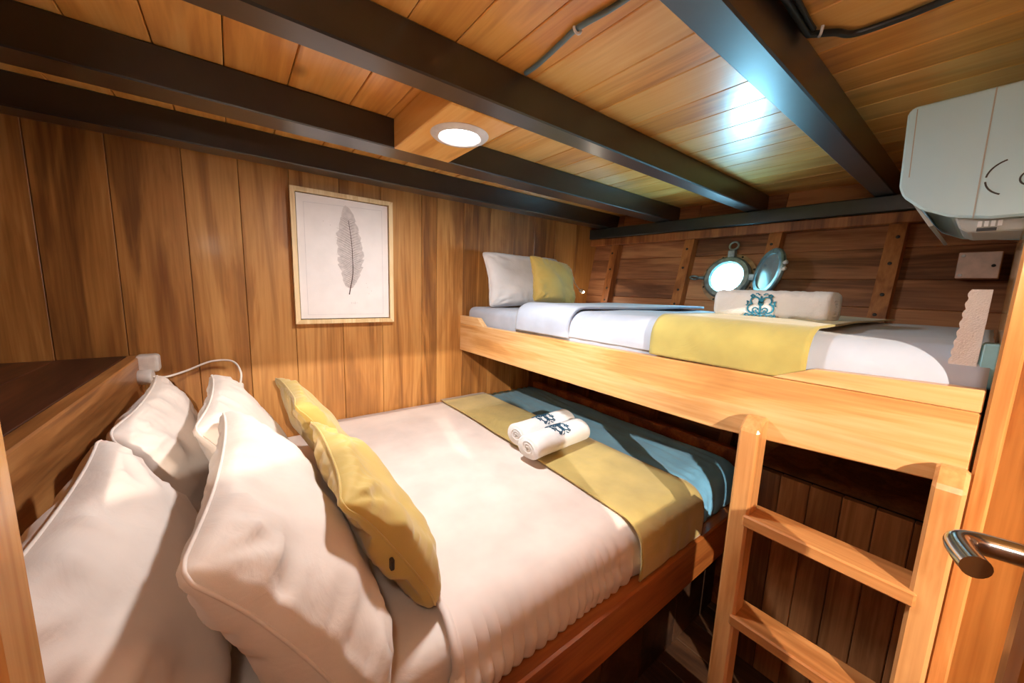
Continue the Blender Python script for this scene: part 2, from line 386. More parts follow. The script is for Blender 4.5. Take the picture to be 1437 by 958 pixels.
# ---- boards under the bunk, behind the ladder
ub = struct(MB().box((1.575, -.022, FL), (1.60, .50, -.645)).build('wall_lower', 'dark'))
yv = [-.022, .055, .135, .215, .30, .385, .50]
for a, b in zip(yv, yv[1:]):
    MB().box((1.55, a, FL), (1.577, b-.002, -.64), .002).build('board', 'panel', ub)
MB().box((1.60, -.022, -.69), (2.06, .50, -.66)).build('shelf_board', 'panel', ub)

# ================================================================== ceiling downlight and added fill lights
def downlight(label, cx, cy, z, power, colr, spread, cat='ceiling light'):
    t = thing('ceiling_light', label, cat, (cx, cy, z))
    MB().lathe([(.0625, -.001), (.0625, -.006), (.068, -.010), (.086, -.007), (.092, -.001), (.092, .002), (.0625, .002)], (cx, cy, z), (0, 0, 1), 48).build('ring', 'lampring', t, 'auto')
    MB().lathe([(.063, -.0035), (.063, .001)], (cx, cy, z), (0, 0, 1), 40, False).build('diffuser', 'diff', t)
    ld = bpy.data.lights.new('downlight', 'AREA'); ld.shape = 'DISK'; ld.size = .12; ld.energy = power; ld.color = colr; ld.spread = math.radians(spread)
    lo = bpy.data.objects.new('downlight', ld); COL.objects.link(lo); lo.location = (cx, cy, z+H-.012)
    return t
mp_ = MB(); mp_.box((.487, .936, .478), (.702, 1.364, CE-.001), .003)
struct(mp_.build('trim_4', 'ceil'))
downlight('round white recessed ceiling light glowing on the boxed wooden panel between black beams', .605, 1.10, .478, LAMP_MAIN, LAMP_MAIN_COL, 180)
al = thing('aisle_fill', 'added unseen warm fill light with a bare bulb at the end of the aisle', 'lamp', (0, YF, .42))  # added fill light, makes the bright lower band on the back wall
MB().lathe([(0, 0), (.05, 0), (.05, .01), (.03, .016), (.014, .03), (0, .03)], (0, YF, .45), (0, 1, 0), 28).build('base', 'lampring', al, 'auto')
MB().lathe([(.012*math.sin(math.pi*k/10), .042-.012*math.cos(math.pi*k/10)) for k in range(1, 10)], (0, YF, .45), (0, 1, 0), 18, False).build('bulb', 'bulb', al, True)
pa = bpy.data.lights.new('aisle_fill_light', 'POINT'); pa.energy = FILL_AISLE; pa.color = FILL_AISLE_COL; pa.shadow_soft_size = .014
pao = bpy.data.objects.new('aisle_fill_light', pa); COL.objects.link(pao); pao.location = (0, YF+.075, .45+H)
bp_ = thing('bulkhead_fill', 'added unseen round warm fill light on the added black header', 'lamp', (-.12, -.09, .22))  # added fill light, brightens the ceiling and bunk side
MB().lathe([(0, 0), (.055, 0), (.055, .012), (.04, .018), (0, .018)], (-.12, -.09, .27), (0, 1, 0), 28).build('base', 'lampring', bp_, 'auto')
MB().lathe([(.045*math.sin(math.pi*k/12), .06-.045*math.cos(math.pi*k/12)) for k in range(1, 12)], (-.12, -.09, .27), (0, 1, 0), 24, False).build('globe', emit('bulkhead_fill_globe', (255, 240, 224), FILL_BULKHEAD), bp_, True)

# ================================================================== headboard shelf
hs = thing('headboard_shelf', 'wooden headboard with dark shelf top behind the pillows', 'headboard', (-.32, 1.4, FL))
MB().prism([(-.300, 1.998), (-.335, .47), (-.375, .47), (-.340, 1.998)], 'z', FL, -.306, .004).build('front_board', 'head', hs)
xs = [-.3425, -.52, -.70, -.88, -1.048]
for a, b in zip(xs, xs[1:]):
    lo_ = [(a, 1.998), (a-.035 if a == xs[0] else a, .47), (b+.002, .47), (b+.002, 1.998)]
    MB().prism(lo_, 'z', -.335, -.308, .002).build('shelf_plank', 'shelf', hs)
MB().box((-1.048, .472, FL), (-.38, .50, -.336)).build('end_panel', 'shelf', hs)

# ================================================================== double bed
RY = .525
bed = thing('double_bed', 'wooden double bed frame with reddish side rail along the aisle', 'bed', (.7, 1.25, FL))
MB().box((-.30, RY, -1.03), (1.74, RY+.045, -.872), .006).build('side_rail', 'rail', bed)
MB().box((1.735, RY+.05, FL), (1.775, 1.995, -.675), .005).build('foot_board', 'rail', bed)
MB().box((-.298, RY+.046, -1.02), (1.734, 1.995, -.99)).build('platform', 'rail', bed)
xb = -.298
while xb < 1.72:
    MB().box((xb, RY+.10, FL), (min(xb+.238, 1.734), RY+.125, -1.021), .002).build('base_board', 'floor', bed); xb += .24
mt_ = MB()
P = []
mat_o = MB().box((-.293, RY+.055, -.989), (1.728, 1.985, -.735), .0).build('mattress', 'white')
bv = mat_o.modifiers.new('round', 'BEVEL'); bv.width = .05; bv.segments = 5
mat_o.data.polygons.foreach_set('use_smooth', [True]*len(mat_o.data.polygons))
tag(mat_o, 'thick mattress in a white fitted sheet on the double bed', 'mattress')

def bed_path(ztop, ynear, zbot, r=.07, far=1.990, nflat=26, narc=9, ndrop=12):
    pts = []
    for i in range(nflat+1):
        t = i/nflat; yy = far+(ynear+r-far)*t; pts.append((yy, ztop, 0.0))
    for i in range(1, narc+1):
        a = math.pi/2*i/narc; pts.append((ynear+r-r*math.sin(a), ztop-r+r*math.cos(a), .12*i/narc))
    for i in range(1, ndrop+1):
        t = i/ndrop; pts.append((ynear, ztop-r+(zbot-ztop+r)*t, .12+.88*t))
    return pts
def bed_cloth(name, x0f, x1f, nx, ztop, ynear, zbot, mat, seed, lump=.006, ruff=.014, rfreq=16, thick=.008, diag=0):
    path = bed_path(ztop, ynear, zbot); P = []
    for i in range(nx+1):
        u = i/nx; row = []
        for (yy, zz, d) in path:
            s_ = (1.99-yy)/1.4
            xx = x0f(s_, d)+(x1f(s_, d)-x0f(s_, d))*u
            k = N(xx*2.1+seed, yy*2.1, 1)*lump*1.4+N(xx*6+seed, yy*5, 4)*lump*.5
            if diag: k += diag*math.sin((xx*1.0-yy*.18)*62+3*N(xx*3, yy*2.0, seed))*(.6+.6*N(xx*4, yy*1.2, seed+3))
            if d <= 0: p = Vector((xx, yy, zz+abs(k)))
            else:
                rp = abs(math.sin(xx*rfreq+9*N(xx*4.3, 0, seed)))**1.6*(.6+.8*abs(N(xx*4.1, 3, seed)))
                p = Vector((xx, yy-ruff*rp*min(1, d*2.2)*(1-.55*max(0, d-.55)/.45)+.004, zz+k*.3))
            row.append(p)
        P.append(row)
    o = MB().grid(P).build(name, mat, None, True); solidify(o, thick, 1 if o.data.polygons[0].normal.z > 0 else -1)
    return o
fold = lambda s_, d: .335-.02*s_+.018*math.sin(s_*9)-.03*d
duv = bed_cloth('duvet', fold, lambda s_, d: 1.10, 230, -.722, .572, -.868, 'pink', 3, .007, .024, 88, .012)
tag(duv, 'pinkish white duvet spread over the double bed with gathered side', 'duvet')
# thick turned hem of the duvet at the pillow end
hem = []
for (yy, zz, d) in bed_path(-.716, .566, -.866):
    s_ = (1.99-yy)/1.4; hem.append((fold(s_, d)+.004, yy, zz+N(yy*3, 1, 5)*.004+(.003 if d <= 0 else 0)))
MB().tube(hem, .0105, 8).build('hem', 'pink', duv, True)
run = bed_cloth('bed_runner', lambda s_, d: .985-.05*s_**2, lambda s_, d: 1.30+.02*s_, 34, -.700, .540, -.868, 'olive', 9, .007, .009, 19, .006)
tag(run, 'olive yellow runner cloth laid across the double bed', 'bed runner')
blu = bed_cloth('foot_sheet', lambda s_, d: 1.27+.02*s_, lambda s_, d: 1.722-.02*s_, 60, -.722, .570, -.866, 'blue', 21, .006, .016, 30, .006, .010)
tag(blu, 'blue rumpled sheet at the foot of the double bed below the bunk', 'sheet')

# ================================================================== pillows
def pillow(name, W, Hh, T, c, uax, vax, mat, seed, wr=1.0, bulge=.3, bend=0.0, nu=60, nv=46, pinch=.09, ex=.36):
    u_ = Vector(uax).normalized(); v_ = Vector(vax); v_ = (v_-u_*v_.dot(u_)).normalized(); n_ = u_.cross(v_); c = Vector(c)
    if n_.x < 0 and abs(n_.x) > .2: n_ = -n_
    if abs(n_.x) <= .2 and n_.y > 0: n_ = -n_
    front = []; back = []
    for i in range(nu+1):
        fr = []; bk = []
        for j in range(nv+1):
            u = -math.cos(math.pi*i/nu)*.35+(-1+2*i/nu)*.65; v = -math.cos(math.pi*j/nv)*.35+(-1+2*j/nv)*.65
            cc = 1-.075*(u*v)**6; X = W/2*u*(1-pinch*(1-v*v)*u*u)*cc; Y = Hh/2*v*(1-pinch*1.1*(1-u*u)*v*v)*cc
            q = max(0, (1-u*u)*(1-v*v)); th = T/2*q**ex*(1-bulge*v)
            eu = abs(u)**4; ev = abs(v)**4; q2 = min(1, q*7)
            cr = min(1, eu*ev*1.6)
            for sgn, lst in ((1, fr), (-1, bk)):
                k = (N(v*6+seed, u*1.2, sgn)*eu+N(u*7+seed, v*1.2, 3+sgn)*ev)*.012*wr
                rad = math.atan2(1.02-abs(v), 1.02-abs(u))
                k += .008*wr*math.sin(rad*13+seed+sgn)*max(0, (u*u*v*v))**.8
                k += N(u*1.5+seed, v*1.5, 7*sgn)*.020*wr+N(u*3+v*2+seed, v*1.6-u, 9*sgn)*.006*wr
                k += (max(0, 1-abs(N(v*4.5+seed, u*.7, sgn*2))*3.4)**2*abs(u)**3+max(0, 1-abs(N(u*5.5+seed*2, v*.7, sgn*5))*3.4)**2*abs(v)**3)*.011*wr
                k = k*q2
                h = sgn*th+k-bend*(u*u-.33)*.5 - .012*cr
                lst.append(c+u_*X+v_*Y+n_*h)
        front.append(fr); back.append(bk)
    mb = MB(); mm = nv+1
    vs_ = []; fidx = {}; bidx = {}
    for i in range(nu+1):
        for j in range(nv+1):
            fidx[i, j] = len(vs_); vs_.append(front[i][j])
            if i in (0, nu) or j in (0, nv): bidx[i, j] = fidx[i, j]
            else: bidx[i, j] = len(vs_); vs_.append(back[i][j])
    fs = []
    for i in range(nu):
        for j in range(nv):
            fs.append((fidx[i, j], fidx[i+1, j], fidx[i+1, j+1], fidx[i, j+1])); fs.append((bidx[i, j], bidx[i, j+1], bidx[i+1, j+1], bidx[i+1, j]))
    o = mb.add(vs_, fs).build(name, mat, None, True)
    edge = [front[i][0] for i in range(nu)]+[front[nu][j] for j in range(nv)]+[front[i][nv] for i in range(nu, 0, -1)]+[front[0][j] for j in range(nv, 0, -1)]
    MB().tube(edge, .0028, 5, True).build('seam', mat, o, True)
    return o
PG = 'white pillows on the double bed'
def lean(xb, zb, xt, zt): return (xt-xb, 0, zt-zb), ((xb+xt)/2, (zb+zt)/2)
va, (cx, cz) = lean(-.125, -.71, -.225, -.345)
tag(pillow('pillow', .74, .40, .15, (cx, 1.47, cz), (-.01, 1, -.02), va, 'white', 1), 'white pillow against the headboard beside the reading lamp', 'pillow', PG)
va, (cx, cz) = lean(-.105, -.70, -.222, -.345)
tag(pillow('pillow', .60, .42, .17, (cx, .77, cz), (.03, 1, .05), va, 'white', 5, 1.1), 'white pillow against the headboard next to the near wooden post', 'pillow', PG)
va, (cx, cz) = lean(.105, -.71, -.075, -.345)
tag(pillow('pillow', .62, .43, .16, (cx, 1.40, cz), (.02, 1, .02), va, 'white', 11, 1.1), 'white pillow in the front row behind the plain mustard cushion', 'pillow', PG)
va, (cx, cz) = lean(.125, -.70, -.055, -.36)
tag(pillow('pillow', .66, .47, .19, (cx+.028, .825, cz+.008), (.05, 1, .01), va, 'white', 17, 1.25), 'big plump white pillow in front row behind the zipped mustard cushion', 'pillow', PG)
va, (cx, cz) = lean(.315, -.70, .145, -.40)
c1 = pillow('cushion', .42, .40, .12, (cx, 1.52, cz), (-.06, 1, .03), va, 'cush', 23, .9)
tag(c1, 'mustard cushion on the bed, closer to the picture wall', 'cushion', 'mustard cushions')
va, (cx, cz) = lean(.32, -.70, .135, -.385)
c2 = pillow('cushion', .44, .40, .13, (cx+.018, .87, cz+.004), (.03, 1, .05), va, 'cush', 29, 1.1)
tag(c2, 'mustard cushion with small black zip pull, leaning on the big front pillow', 'cushion', 'mustard cushions')
zp = Vector((.175, .70, -.50))

# ================================================================== towels with an embroidered crest
def crest_strokes():
    S = []
    def half(pts, wd): 
        S.append((pts, wd)); S.append(([(-a, b) for a, b in pts], wd))
    arc = lambda cx, cy, r, a0, a1, n=8: [(cx+r*math.cos(math.radians(a0+(a1-a0)*k/n)), cy+r*math.sin(math.radians(a0+(a1-a0)*k/n))) for k in range(n+1)]
    half(arc(.20, .18, .15, 200, -60), .055)             # curled bodies
    half(arc(.26, -.10, .17, 70, -120), .06)
    half(arc(.16, -.16, .09, -60, 180, 6), .04)
    half([(.30, .30), (.36, .37), (.30, .42), (.22, .36)], .05)  # heads
    half([(.40, .12), (.47, .18), (.44, .04), (.50, 0)], .045)   # fins
    half([(.06, .40), (.13, .46), (.20, .45)], .04)
    S.append(([(0, .36), (0, -.30)], .07))               # central stem
    half([(0, .10), (.06, .16), (.08, .06), (.02, 0)], .04)
    half([(0, -.30), (.10, -.26), (.16, -.16)], .05)
    for k, yv_ in enumerate((-.34, -.42)):
        S.append(([(-.48+.06*k+.06*i, yv_+.025*math.sin(i*1.9)) for i in range(17-2*k)], .042))  # waves
    half([(.46, -.30), (.52, -.38), (.44, -.40)], .04)
    return S
def put_crest(parent, mapf, size, mat='crest', wk=.9, name='crest'):
    mb = MB()
    for pts, wd in crest_strokes():
        dense = []
        for a, b in zip(pts, pts[1:]): dense += [(a[0]+(b[0]-a[0])*k/3, a[1]+(b[1]-a[1])*k/3) for k in range(3)]
        dense.append(pts[-1]); q = [mapf(p[0]*size, p[1]*size) for p in dense]
        mb.ribbon([a for a, _ in q], [b for _, b in q], wd*size*wk, .0018)
    return mb.build(name, mat, parent)
def rolled_towel(label, c, axis, r, ln, seed, cphi=0.0):
    ax = Vector(axis).normalized(); zz = Vector((0, 0, 1)); sd = zz.cross(ax).normalized(); c = Vector(c)
    t = thing('rolled_towel', label, 'towel', (c.x, c.y, c.z-r*.9), 'rolled towels on the double bed')
    n, seg = 34, 36; P = []; 
    def surf(s, a):
        e = min(1, (1-abs(s))/.06); rr = r*(1-.13*(1-e)**2)*(1+.05*N(s*2.3+seed, math.cos(a), math.sin(a))+.012*N(s*30, a*5, seed))
        rr *= 1+.05*math.cos(2*a)
        return c+ax*(s*ln/2)+(sd*math.cos(a)*1.06+zz*math.sin(a)*.92)*rr
    vs_ = [surf(-1+2*i/n, 2*math.pi*k/seg) for i in range(n+1) for k in range(seg)]
    fs = [(i*seg+k, i*seg+(k+1) % seg, (i+1)*seg+(k+1) % seg, (i+1)*seg+k) for i in range(n) for k in range(seg)]
    for e, base in ((-1, 0), (1, n*seg)):
        ci = len(vs_); vs_.append(c+ax*(e*(ln/2-.012)))
        for k in range(seg): fs.append((base+k, base+(k+1) % seg, ci))
    MB().add(vs_, fs).build('roll', 'terry', t, True)
    for e in (-1, 1):
        sp = []
        for k in range(64):
            a = k*.29; rr = r*(.10+.62*k/63); sp.append(c+ax*(e*(ln/2-.006+.003*math.sin(a)))+(sd*math.cos(a)*1.05+zz*math.sin(a)*.9)*rr)
        MB().tube(sp, .0052, 6).build('rolled_edge', 'terry', t, True)
    def mp2(u, v):
        s = (u+cphi)/(ln/2); a = math.pi/2+.12+v/r; p = surf(s, a); nr = (sd*math.cos(a)+zz*math.sin(a)).normalized(); return p+nr*.002, nr
    put_crest(t, mp2, .095, 'crestd', .75); return t
rolled_towel('rolled white towel on the olive runner, crest on top, nearer the wall', (1.125, 1.205, -.636), (1, .08, .0), .055, .35, 2)
rolled_towel('rolled white towel on the olive runner, crest on top, nearer the aisle', (1.085, 1.078, -.636), (1, .08, .0), .055, .35, 6, .01)

# ================================================================== framed feather print
pf = thing('framed_picture', 'framed feather drawing in a pale wooden frame on the plank wall', 'picture', (.46, 1.985, -.2))
px0, px1, pz0, pz1 = .228, .692, -.200, .425; fw = .02; ft = .03; yw = YB-.001
fr = MB()
def mitre(a0, b0, a1, b1): return fr.add([(a0[0], yw, a0[1]), (b0[0], yw, b0[1]), (b1[0], yw, b1[1]), (a1[0], yw, a1[1]), (a0[0], yw-ft, a0[1]), (b0[0], yw-ft, b0[1]), (b1[0], yw-ft, b1[1]), (a1[0], yw-ft, a1[1])], [(0, 1, 2, 3), (4, 5, 6, 7), (0, 1, 5, 4), (1, 2, 6, 5), (2, 3, 7, 6), (3, 0, 4, 7)])
O = [(px0, pz0), (px1, pz0), (px1, pz1), (px0, pz1)]; I = [(px0+fw, pz0+fw), (px1-fw, pz0+fw), (px1-fw, pz1-fw), (px0+fw, pz1-fw)]
for k in range(4):
    fr = MB(); mitre(O[k], O[(k+1) % 4], I[k], I[(k+1) % 4]); fr.build('frame_side', 'frame', pf)
MB().box((px0+fw+.004, yw-.018, pz0+fw+.004), (px1-fw-.004, yw-.004, pz1-fw-.004)).build('paper', 'paper', pf)
MB().box((px0+.004, yw-.0042, pz0+.004), (px1-.004, yw-.0004, pz1-.004)).build('backing', 'dark', pf)
yp = yw-.0182; nrm = (0, -1, 0)
pw = px1-px0-2*fw; ph = pz1-pz0-2*fw
def pt(u, v): return (px0+fw+u*pw, yp, pz1-fw-v*ph)
eb = MB()
rect = [pt(.08, .07), pt(.92, .05), pt(.92, .96), pt(.08, .96), pt(.08, .07)]
for a, b in zip(rect, rect[1:]): eb.ribbon([a, b], [nrm, nrm], .0016, .0003)
eb.build('border_line', 'emb', pf)
quill = bez([pt(.535, .17), pt(.562, .34), pt(.570, .50), pt(.566, .62), pt(.535, .74), pt(.522, .79)], 8)
ql = MB().ribbon(quill, [nrm]*len(quill), [.0022+.0028*(i/len(quill)) for i in range(len(quill))], .0011).build('quill', 'inkd', pf)
rnd = random.Random(4)
nq = int(.80*(len(quill)-1))
for sd in (-1, 1):
    out = []
    for k in range(25):
        t = k/24; base = quill[min(int(t*nq), len(quill)-1)]
        hw_ = (.070 if sd < 0 else .050)*math.sin(math.pi*(.10+.84*t))**.7*(1+.10*math.sin(k*2.3)+.08*rnd.uniform(-1, 1))
        out.append((base, base+Vector((sd*hw_, 0, hw_*.45))))
    mb = MB(); top = Vector((0, -.0003, 0)); vs_ = []
    for a_, b_ in out: vs_ += [a_+top, b_+top]
    mb.add(vs_, [(2*k, 2*k+1, 2*k+3, 2*k+2) for k in range(24)]).build('vane', 'inkl', ql)
    mb = MB()
    for k in range(40):
        t = (k+.5)/40; base = quill[min(int(t*nq), len(quill)-1)]
        hw_ = (.078 if sd < 0 else .056)*math.sin(math.pi*(.10+.84*t))**.7*rnd.uniform(.55, 1.05)
        p = [base+Vector((sd*hw_*q, -.0002, hw_*(.62*q-.12*q*q))) for q in (0, .33, .66, 1)]
        mb.ribbon(p, [nrm]*4, [.0016, .0014, .0010, .0004], .0008)
    mb.build('barbs', 'ink', ql)
mb = MB(); p0 = quill[0]
mb.add([p0+Vector((a*.034-.012*(1-abs(a)), -.0004, b)) for a, b in ((-1, .0), (-.8, .035), (-.4, .062), (0, .070), (.4, .058), (.8, .030), (1, .0), (0, -.02))], [tuple(range(8))])
mb.build('tip', 'inkl', ql)
sg = MB()
for k, (a, b, c_, d_) in enumerate([(.545, .855, .548, .872), (.562, .858, .575, .868), (.585, .853, .588, .872), (.60, .862, .612, .862)]):
    sg.ribbon([pt(a, b), pt(c_, d_)], [nrm]*2, .0016, .0005)
sg.build('signature', 'inkl', pf)
for (a, b) in [(.27, .20), (.34, .225), (.72, .69), (.735, .725), (.75, .78), (.78, .755)]:
    MB().lathe([(.0018, 0), (.0016, .0008)], pt(a, b), (0, -1, 0), 8, False).build('ink_speck', 'inkl', pf)

# ================================================================== gooseneck reading lamp by the headboard
rl = thing('reading_lamp', 'white reading lamp with round base and thin curved neck beside the headboard', 'lamp', (-.29, 1.97, -.37), 'reading lamps')
MB().lathe([(.0, 0), (.026, 0), (.028, .004), (.028, .034), (.024, .042), (0, .042)], (-.303, 1.905, -.378), (1, -.15, 0), 28).build('base', 'plastic', rl, 'auto')
b = MB().box((-.312, 1.925, -.368), (-.245, 1.985, -.300), .0).build('socket', 'plastic', rl); md = b.modifiers.new('r', 'BEVEL'); md.width = .012; md.segments = 3
nk = bez([(-.262, 1.895, -.378), (-.225, 1.90, -.383), (-.17, 1.93, -.372), (-.09, 1.955, -.345), (-.02, 1.96, -.352), (.006, 1.95, -.40), (.002, 1.94, -.45)], 8)
MB().tube(nk, .0042, 8).build('neck', 'plastic', rl, True)
MB().lathe([(.005, 0), (.012, .006), (.015, .034), (.012, .036)], (.002, 1.94, -.445), (-.1, -.1, -1), 18, False).build('lamp_head', 'plastic', rl, 'auto')

# ================================================================== bunk bed
XB = 1.118
bk = thing('bunk_bed', 'golden wooden bunk with wide side board along the hull wall', 'bunk bed', (1.65, 1.0, -.39))
def boardpoly():
    return [(1.998, -.39), (.45, -.39), (-.014, -.355), (-.014, -.205), (1.998, -.222)]
MB().prism([(p[0], p[1]) for p in boardpoly()], 'x', XB, XB+.034, .003).build('side_board', 'board', bk)
MB().prism([(1.998, -.2215), (1.998, -.175), (1.80, -.175), (1.735, -.2215)], 'x', XB+.001, XB+.033, .002).build('raised_end', 'board', bk)
MB().prism([(.33, -.2065), (.245, -.170), (-.014, -.160), (-.014, -.2045)], 'x', XB+.001, XB+.033, .002).build('raised_end', 'board', bk)
for k in range(8):
    y1 = 1.996-k*.25; y0 = max(y1-.247, -.018)
    MB().box((XB+.035, y0, -.335), (2.15, y1, -.30), .002).build('platform_board', 'panel', bk)
MB().box((1.30, -.018, -.40), (1.36, 1.996, -.336), .003).build('bearer', 'panel', bk)
MB().box((1.95, -.018, -.40), (2.01, 1.996, -.336), .003).build('bearer', 'panel', bk)
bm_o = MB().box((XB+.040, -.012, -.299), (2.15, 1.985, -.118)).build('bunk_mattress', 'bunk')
bv = bm_o.modifiers.new('round', 'BEVEL'); bv.width = .04; bv.segments = 5; bm_o.data.polygons.foreach_set('use_smooth', [True]*len(bm_o.data.polygons))
tag(bm_o, 'slim mattress in a white sheet on the upper bunk', 'mattress')
def bunk_cloth(name, y0, y1, ny, ztop, xf, zbot, mat, seed, lump=.008, thick=.008, skew=0.0, wav=.006, xback=2.145, r=.075):
    path = []
    for i in range(25): path.append((xback+(xf+r-xback)*i/24, ztop, 0.0))
    for i in range(1, 10):
        a = math.pi/2*i/9; path.append((xf+r-r*math.sin(a), ztop-r+r*math.cos(a), .2*i/9))
    for i in range(1, 9): path.append((xf, ztop-r+(zbot-ztop+r)*i/8, .2+.8*i/8))
    P = []
    for i in range(ny+1):
        row = []
        for (xx, zz, d) in path:
            yy = y0+(y1-y0)*i/ny + skew*(xx-xf)+.004*N(xx*5, i*.1, seed)
            k = N(xx*2.4+seed, yy*2.4, 2)*lump+N(xx*7, yy*6, seed)*lump*.4
            if d <= 0: p = Vector((xx, yy, zz+k))
            else: p = Vector((xx-wav*abs(math.sin(yy*23+2*N(yy*4, 0, seed)))*min(1, d*2)+.002, yy, zz+k*(1-d)))
            row.append(p)
        P.append(row)
    o = MB().grid(P).build(name, mat, None, True); solidify(o, thick, 1 if o.data.polygons[0].normal.z > 0 else -1); return o
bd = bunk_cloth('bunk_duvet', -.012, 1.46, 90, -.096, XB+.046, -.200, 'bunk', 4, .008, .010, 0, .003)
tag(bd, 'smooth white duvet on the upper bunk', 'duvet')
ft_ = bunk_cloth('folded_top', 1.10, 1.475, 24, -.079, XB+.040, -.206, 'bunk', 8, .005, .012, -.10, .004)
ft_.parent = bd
br = bunk_cloth('bunk_runner', .265, .70, 30, -.074, XB+.020, -.2065, 'olive_dim', 13, .005, .005, -.03, .003)
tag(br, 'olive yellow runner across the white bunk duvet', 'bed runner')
tag(pillow('pillow', .66, .36, .13, (1.535, 1.86, .055), (1, 0, .0), (0, .30, 1), 'bunkp', 41, .9, .25), 'white pillow standing at the head of the upper bunk', 'pillow')
bc = pillow('cushion', .36, .29, .11, (1.565, 1.645, .052), (1, .05, -.10), (-.05, .30, 1), 'cush', 47, .7, .25)
tag(bc, 'mustard cushion leaning on the white pillow on the upper bunk', 'cushion')
# folded towel on bunk
tw = thing('folded_towel', 'thick white folded towel with blue crest on the bunk runner', 'towel', (1.55, .48, -.083))
def twsurf(s, a):
    e = min(1, (1-abs(s))/.06); q = 1-.14*(1-e)**2
    ca, sa = math.cos(a), math.sin(a); f = lambda v: math.copysign(abs(v)**.5, v)
    return Vector((1.56+.068*q*f(ca)*(1+.03*N(s*4, a, 2)), .485-s*.178, -.026+.050*q*f(sa)*(1+.06*N(s*3, a, 5))+.004*N(s*9, a*3, 1)))
n, seg = 40, 40
vs_ = [twsurf(-1+2*i/n, 2*math.pi*k/seg) for i in range(n+1) for k in range(seg)]
fs = [(i*seg+k, i*seg+(k+1) % seg, (i+1)*seg+(k+1) % seg, (i+1)*seg+k) for i in range(n) for k in range(seg)]
for e, base in ((-1, 0), (1, n*seg)):
    ci = len(vs_); vs_.append((1.56, .485-e*.168, -.03))
    for k in range(seg): fs.append((base+k, base+(k+1) % seg, ci))
MB().add(vs_, fs).build('towel_body', 'terry', tw, True)
for e in (-1, 1):
    sp = []
    for k in range(60):
        a = k*.31; rr = .12+.75*k/59; f = lambda v: math.copysign(abs(v)**.6, v); sp.append((1.56+.060*rr*f(math.cos(a)), .485-e*.172, -.03+.043*rr*f(math.sin(a))))
    MB().tube(sp, .006, 6).build('folded_edge', 'terry', tw, True)
def twmap(u, v):
    z_ = -.030+v; return Vector((1.56-.0700, .50-u, z_)), Vector((-1, 0, 0.0))
put_crest(tw, twmap, .094)

# bunk reading lamp
bl = thing('reading_lamp', 'small lit reading lamp with white curved neck behind the bunk cushion', 'lamp', (2.05, 1.93, .1), 'reading lamps')
MB().lathe([(.0, 0), (.022, 0), (.022, .025), (.016, .03), (0, .03)], (1.90, 1.998, .165), (0, -1, 0), 24).build('base', 'plastic', bl, 'auto')
nk = bez([(1.90, 1.97, .165), (1.92, 1.93, .185), (1.965, 1.90, .165), (1.985, 1.89, .11), (2.00, 1.87, .05), (2.02, 1.845, .012)], 8)
MB().tube(nk, .004, 8).build('neck', 'plastic', bl, True)
MB().lathe([(.005, -.02), (.013, -.012), (.015, .010), (.012, .012)], (2.035, 1.838, .0), (.5, -.5, -.4), 18, False).build('lamp_head', 'plastic', bl, 'auto')
hp = Vector((2.035, 1.838, 0.0))+Vector((.5, -.5, -.4)).normalized()*.014
MB().lathe([(.009, 0), (.006, .005), (.002, .007)], hp, (.5, -.5, -.4), 14, False).build('bulb', 'bulb', bl, True)
pl = bpy.data.lights.new('reading_spot', 'POINT'); pl.energy = .8; pl.color = (1, .85, .65); pl.shadow_soft_size = .008
po = bpy.data.objects.new('reading_spot', pl); COL.objects.link(po); q = hp+Vector((.5, -.5, -.4)).normalized()*.022; po.location = (q.x, q.y, q.z+H)

# ================================================================== porthole
hn = Vector((-1, 0, .18+.10*(2-PC_Y))).normalized()
pc = Vector((hx(PC_Y, PC_Z), PC_Y, PC_Z))
ph_ = thing('porthole', 'round bronze porthole with its glass lid swung open, bright sky outside', 'porthole', tuple(pc-Vector((0, 0, .15))))
MB().lathe([(.0975, -.045), (.0975, .004), (.150, .004), (.150, .012), (.104, .012), (.104, .010), (.086, .010), (.086, -.045)], pc, hn, 56).build('flange', 'brass', ph_, 'auto')
MB().lathe([(.084, .008), (.084, .034), (.094, .046), (.118, .046), (.128, .034), (.128, .010)], pc, hn, 56).build('bezel', 'bronze', ph_, 'auto')
e1 = Vector((0, -1, 0)); e2 = hn.cross(e1).normalized()
if e2.z < 0: e2 = -e2
for k in range(8):
    a = math.radians(22.5+45*k); q = pc+hn*.011+(e1*math.cos(a)+e2*math.sin(a))*.1395
    MB().lathe([(.006, 0), (.006, .003), (.003, .005)], q, hn, 10, False).build('bolt', 'bolt', ph_)
# top dog with ring, side dog
q = pc+e2*.145+hn*.03
MB().box(tuple(q+Vector((-.016, -.02, -.028))), tuple(q+Vector((.016, .02, .022))), .004).build('lug', 'bronze', ph_)
MB().tube([q+e2*.05+(e1*math.cos(t)+e2*math.sin(t))*.024 for t in [2*math.pi*k/20 for k in range(20)]], .006, 8, True).build('ring_handle', 'bronze', ph_, True)
q = pc-e1*.130+hn*.03
MB().tube([q, q-e1*.03, q-e1*.045], [.010, .010, .007], 10).build('side_dog', 'bronze', ph_, True)
MB().tube([q-e1*.062+(e1*math.cos(t)*.026+(e2*.5+hn*.8)*math.sin(t)*.013) for t in [2*math.pi*k/18 for k in range(18)]], .006, 8, True).build('dog_handle', 'bronze', ph_, True)
